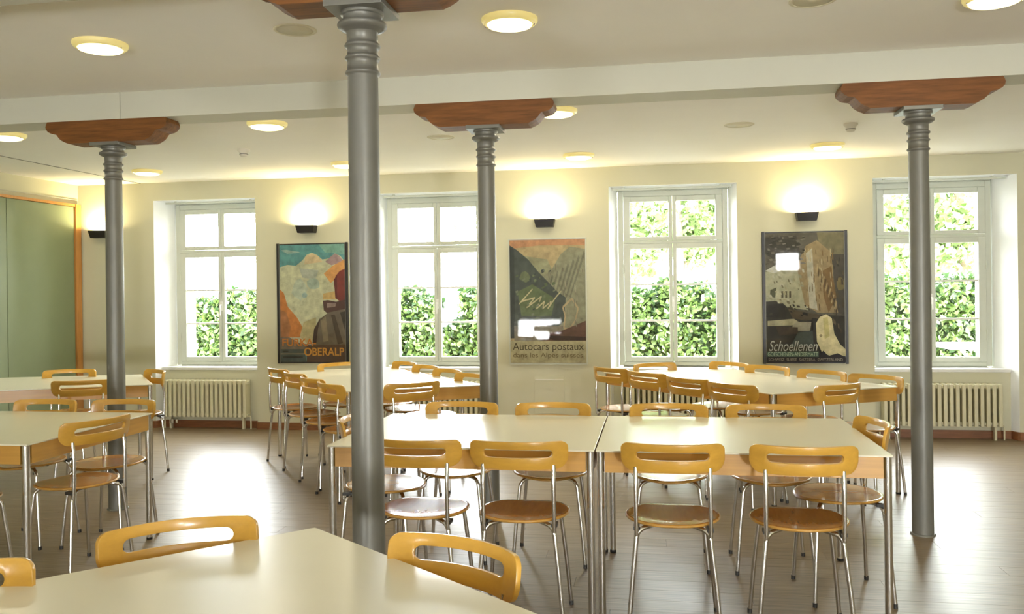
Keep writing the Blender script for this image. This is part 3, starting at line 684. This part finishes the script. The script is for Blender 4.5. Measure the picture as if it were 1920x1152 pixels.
for i, (x, y) in enumerate(((-.39, 6.87), (-.105, 6.53), (.185, 6.14), (.455, 5.81))):
    chair(x, y, nx, ny, 'beech chair in the left row of the third-window table, %s' % ('farthest from camera', 'second farthest', 'second nearest', 'nearest to camera')[i], gR)
chair(1.18, 5.80, -.60, .80, 'beech chair at the near end of the third-window table, left of the right column', gR)
chair(-.038, 7.30, .55, -.83, 'beech chair at the far end of the third-window table, below the third window', gR)
for i, (x, y) in enumerate(((.625, 7.38), (.893, 7.07), (1.235, 6.712), (1.535, 6.385))):
    chair(x, y, -nx, -ny, 'beech chair in the right row of the third-window table, %s' % ('farthest from camera', 'second farthest', 'second nearest', 'nearest, beside the right column')[i], gR)
gG = 'chairs around the foreground table'
chair(-1.335, 2.25, .55, -.83, 'large beech chair back at the upper left edge of the foreground table', gG)
chair(-1.70, 1.80, .62, -.78, 'beech chair back cut off by the left edge beside the foreground table', gG)
chair(-.495, 2.165, -.42, -.91, 'large beech chair back at the right edge of the foreground table', gG)

# ------------------------------------------------------------------ outside
struct(MB().box(-40, 45, 9.1, 80, -.25, -.05).build('ground', M['gravel']))
def leafmesh(name, n, fpos, size, seed, mats, parent):
    random.seed(seed); v = []; f = []; mi = []
    for i in range(n):
        x, y, z, dark = fpos()
        a = random.uniform(0, 2*PI); b = random.uniform(-1.1, 1.1); s = size*random.uniform(.6, 1.3)
        u = Vector((math.cos(a)*math.cos(b), math.sin(a)*math.cos(b), math.sin(b))); w = u.cross(Vector((random.uniform(-1, 1), random.uniform(-1, 1), random.uniform(-1, 1)))).normalized()
        p = Vector((x, y, z)); k = len(v)
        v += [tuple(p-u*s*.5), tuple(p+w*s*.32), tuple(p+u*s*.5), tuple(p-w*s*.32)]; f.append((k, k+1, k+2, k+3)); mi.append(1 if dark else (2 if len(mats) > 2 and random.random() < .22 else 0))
    me = bpy.data.meshes.new(name); me.from_pydata(v, [], f)
    for m in mats: me.materials.append(m)
    me.polygons.foreach_set('material_index', mi); me.update()
    o = obj(name, me, parent); o['kind'] = 'stuff'; return o
def hedge(x0, x1, y, h, label, seed):
    t = tag(empty('hedge', ((x0+x1)/2, y, -.05)), label, 'hedge', 'clipped hedges outside the windows')
    L = (x1-x0)/2
    def fp():
        x = random.uniform(-L, L); hh = h+.08*math.sin(x*5+seed)+.05*math.sin(x*13)
        r = random.random()
        if r < .7: yy = -.3+random.gauss(0, .05)+.05*math.sin(x*9); z = random.uniform(.1, hh)
        else: yy = random.uniform(-.3, .3); z = hh+random.gauss(0, .05)
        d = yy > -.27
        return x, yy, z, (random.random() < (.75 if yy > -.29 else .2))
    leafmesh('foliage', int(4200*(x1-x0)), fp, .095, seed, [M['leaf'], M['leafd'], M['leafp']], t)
    m = MB()
    for k in range(int((x1-x0)/.35)):
        x = -L+.2+k*.35; m.tube([(x, 0, 0), (x+.03, 0, h*.5), (x-.05, -.1, h*.9)], .018, 6)
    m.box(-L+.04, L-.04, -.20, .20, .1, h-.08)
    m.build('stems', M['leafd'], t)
hedge(-7.05, -3.12, 12.4, 1.36, 'leafy green hedge outside the leftmost and second windows', 1)
hedge(-3.12, -2.80, 12.5, .95, 'low gap-filling hedge outside the second window', 5)
hedge(-2.80, .95, 12.4, 1.42, 'leafy green hedge outside the second and third windows', 2)
hedge(2.3, 4.15, 12.3, 1.46, 'leafy green hedge outside the rightmost window', 3)
def tree(x, y, h, r, z0, seed, label, n=5200):
    t = tag(empty('tree', (x, y, -.05)), label, 'tree', 'leafy trees beyond the hedge')
    cl = []
    random.seed(seed)
    for i in range(14 if n < 5000 else 34): cl.append((random.uniform(-r*.75, r*.75), random.uniform(-r*.6, r*.6), random.uniform(z0+.3, h), random.uniform(.35, .75)))
    def fp():
        c = random.choice(cl); q = Vector((random.gauss(0, 1), random.gauss(0, 1), random.gauss(0, 1))).normalized()*c[3]*random.uniform(.7, 1.05)
        return c[0]+q.x, c[1]+q.y, c[2]+q.z, random.random() < .15
    leafmesh('foliage', n, fp, .17, seed, [M['tleaf'], M['leaf']], t)
    m = MB().tube([(0, 0, 0), (.05, 0, h*.4), (-.05, 0, h*.75)], .11, 8)
    for c in cl[:7]: m.tube([(0, 0, z0*.8), (c[0]*.6, c[1]*.6, (z0*.8+c[2])/2+.2), c[:3]], .03, 6)
    m.build('trunk', M['bark'], t)
tree(.45, 19, 5.8, 1.9, 1.65, 11, 'leafy tree seen through the third window', 17000)
tree(6.2, 19, 5.0, 2.1, 1.6, 13, 'leafy tree seen through the rightmost window', 11000)
tree(-4.0, 24, 5.0, 1.3, 2.4, 15, 'pale leafy tree seen through the right panes of the second window', 2200)
tree(-9.3, 22, 4.6, .9, 2.4, 16, 'pale leafy tree at the right edge of the leftmost window', 1500)
# white folding garden table outside the rightmost window
g = tag(empty('garden_table', (3.78, 10.4, -.05)), 'white folding garden table with crossed legs outside the rightmost window', 'garden table')
bevel(MB().box(-.62, .42, -.35, .35, .76, .80).build('tabletop', M['white'], g), .006)
for yy in (-.28, .28):
    MB().tube([(-.35, yy, 0), (.33, yy, .76)], .014, 8).build('leg', M['frame'], g)
    MB().tube([(.33, yy+.03, 0), (-.35, yy+.03, .76)], .014, 8).build('leg', M['frame'], g)
# parked pale car beyond the hedge
cr = tag(empty('car', (-4.6, 16.5, -.05)), 'pale parked car glimpsed beyond the hedge gap outside the second window', 'car')
prof = [(-2.0, .35), (2.05, .35), (2.1, .75), (1.95, .92), (1.1, 1.0), (.55, 1.42), (-.9, 1.45), (-1.6, 1.05), (-2.05, .95)]
bevel(MB().prismY(prof, -.85, .85).build('body', M['carp'], cr), .05, 3)
for s in (-1, 1):
    MB().prismY([(-1.35, 1.03), (.0, 1.03), (.0, 1.36), (-.85, 1.36)], s*.85-.01, s*.85+.01).prismY([(.08, 1.03), (.92, 1.03), (.5, 1.36), (.08, 1.36)], s*.85-.01, s*.85+.01).build('side_window', M['carg'], cr)
    for x in (-1.3, 1.3):
        m = MB(); m.tube([(x, s*.72, .31), (x, s*.90, .31)], .31, 20); w = m.build('wheel', M['tyre'], cr)
        MB().tube([(x, s*.86, .31), (x, s*.915, .31)], .18, 14).build('hubcap', M['chrome'], w)
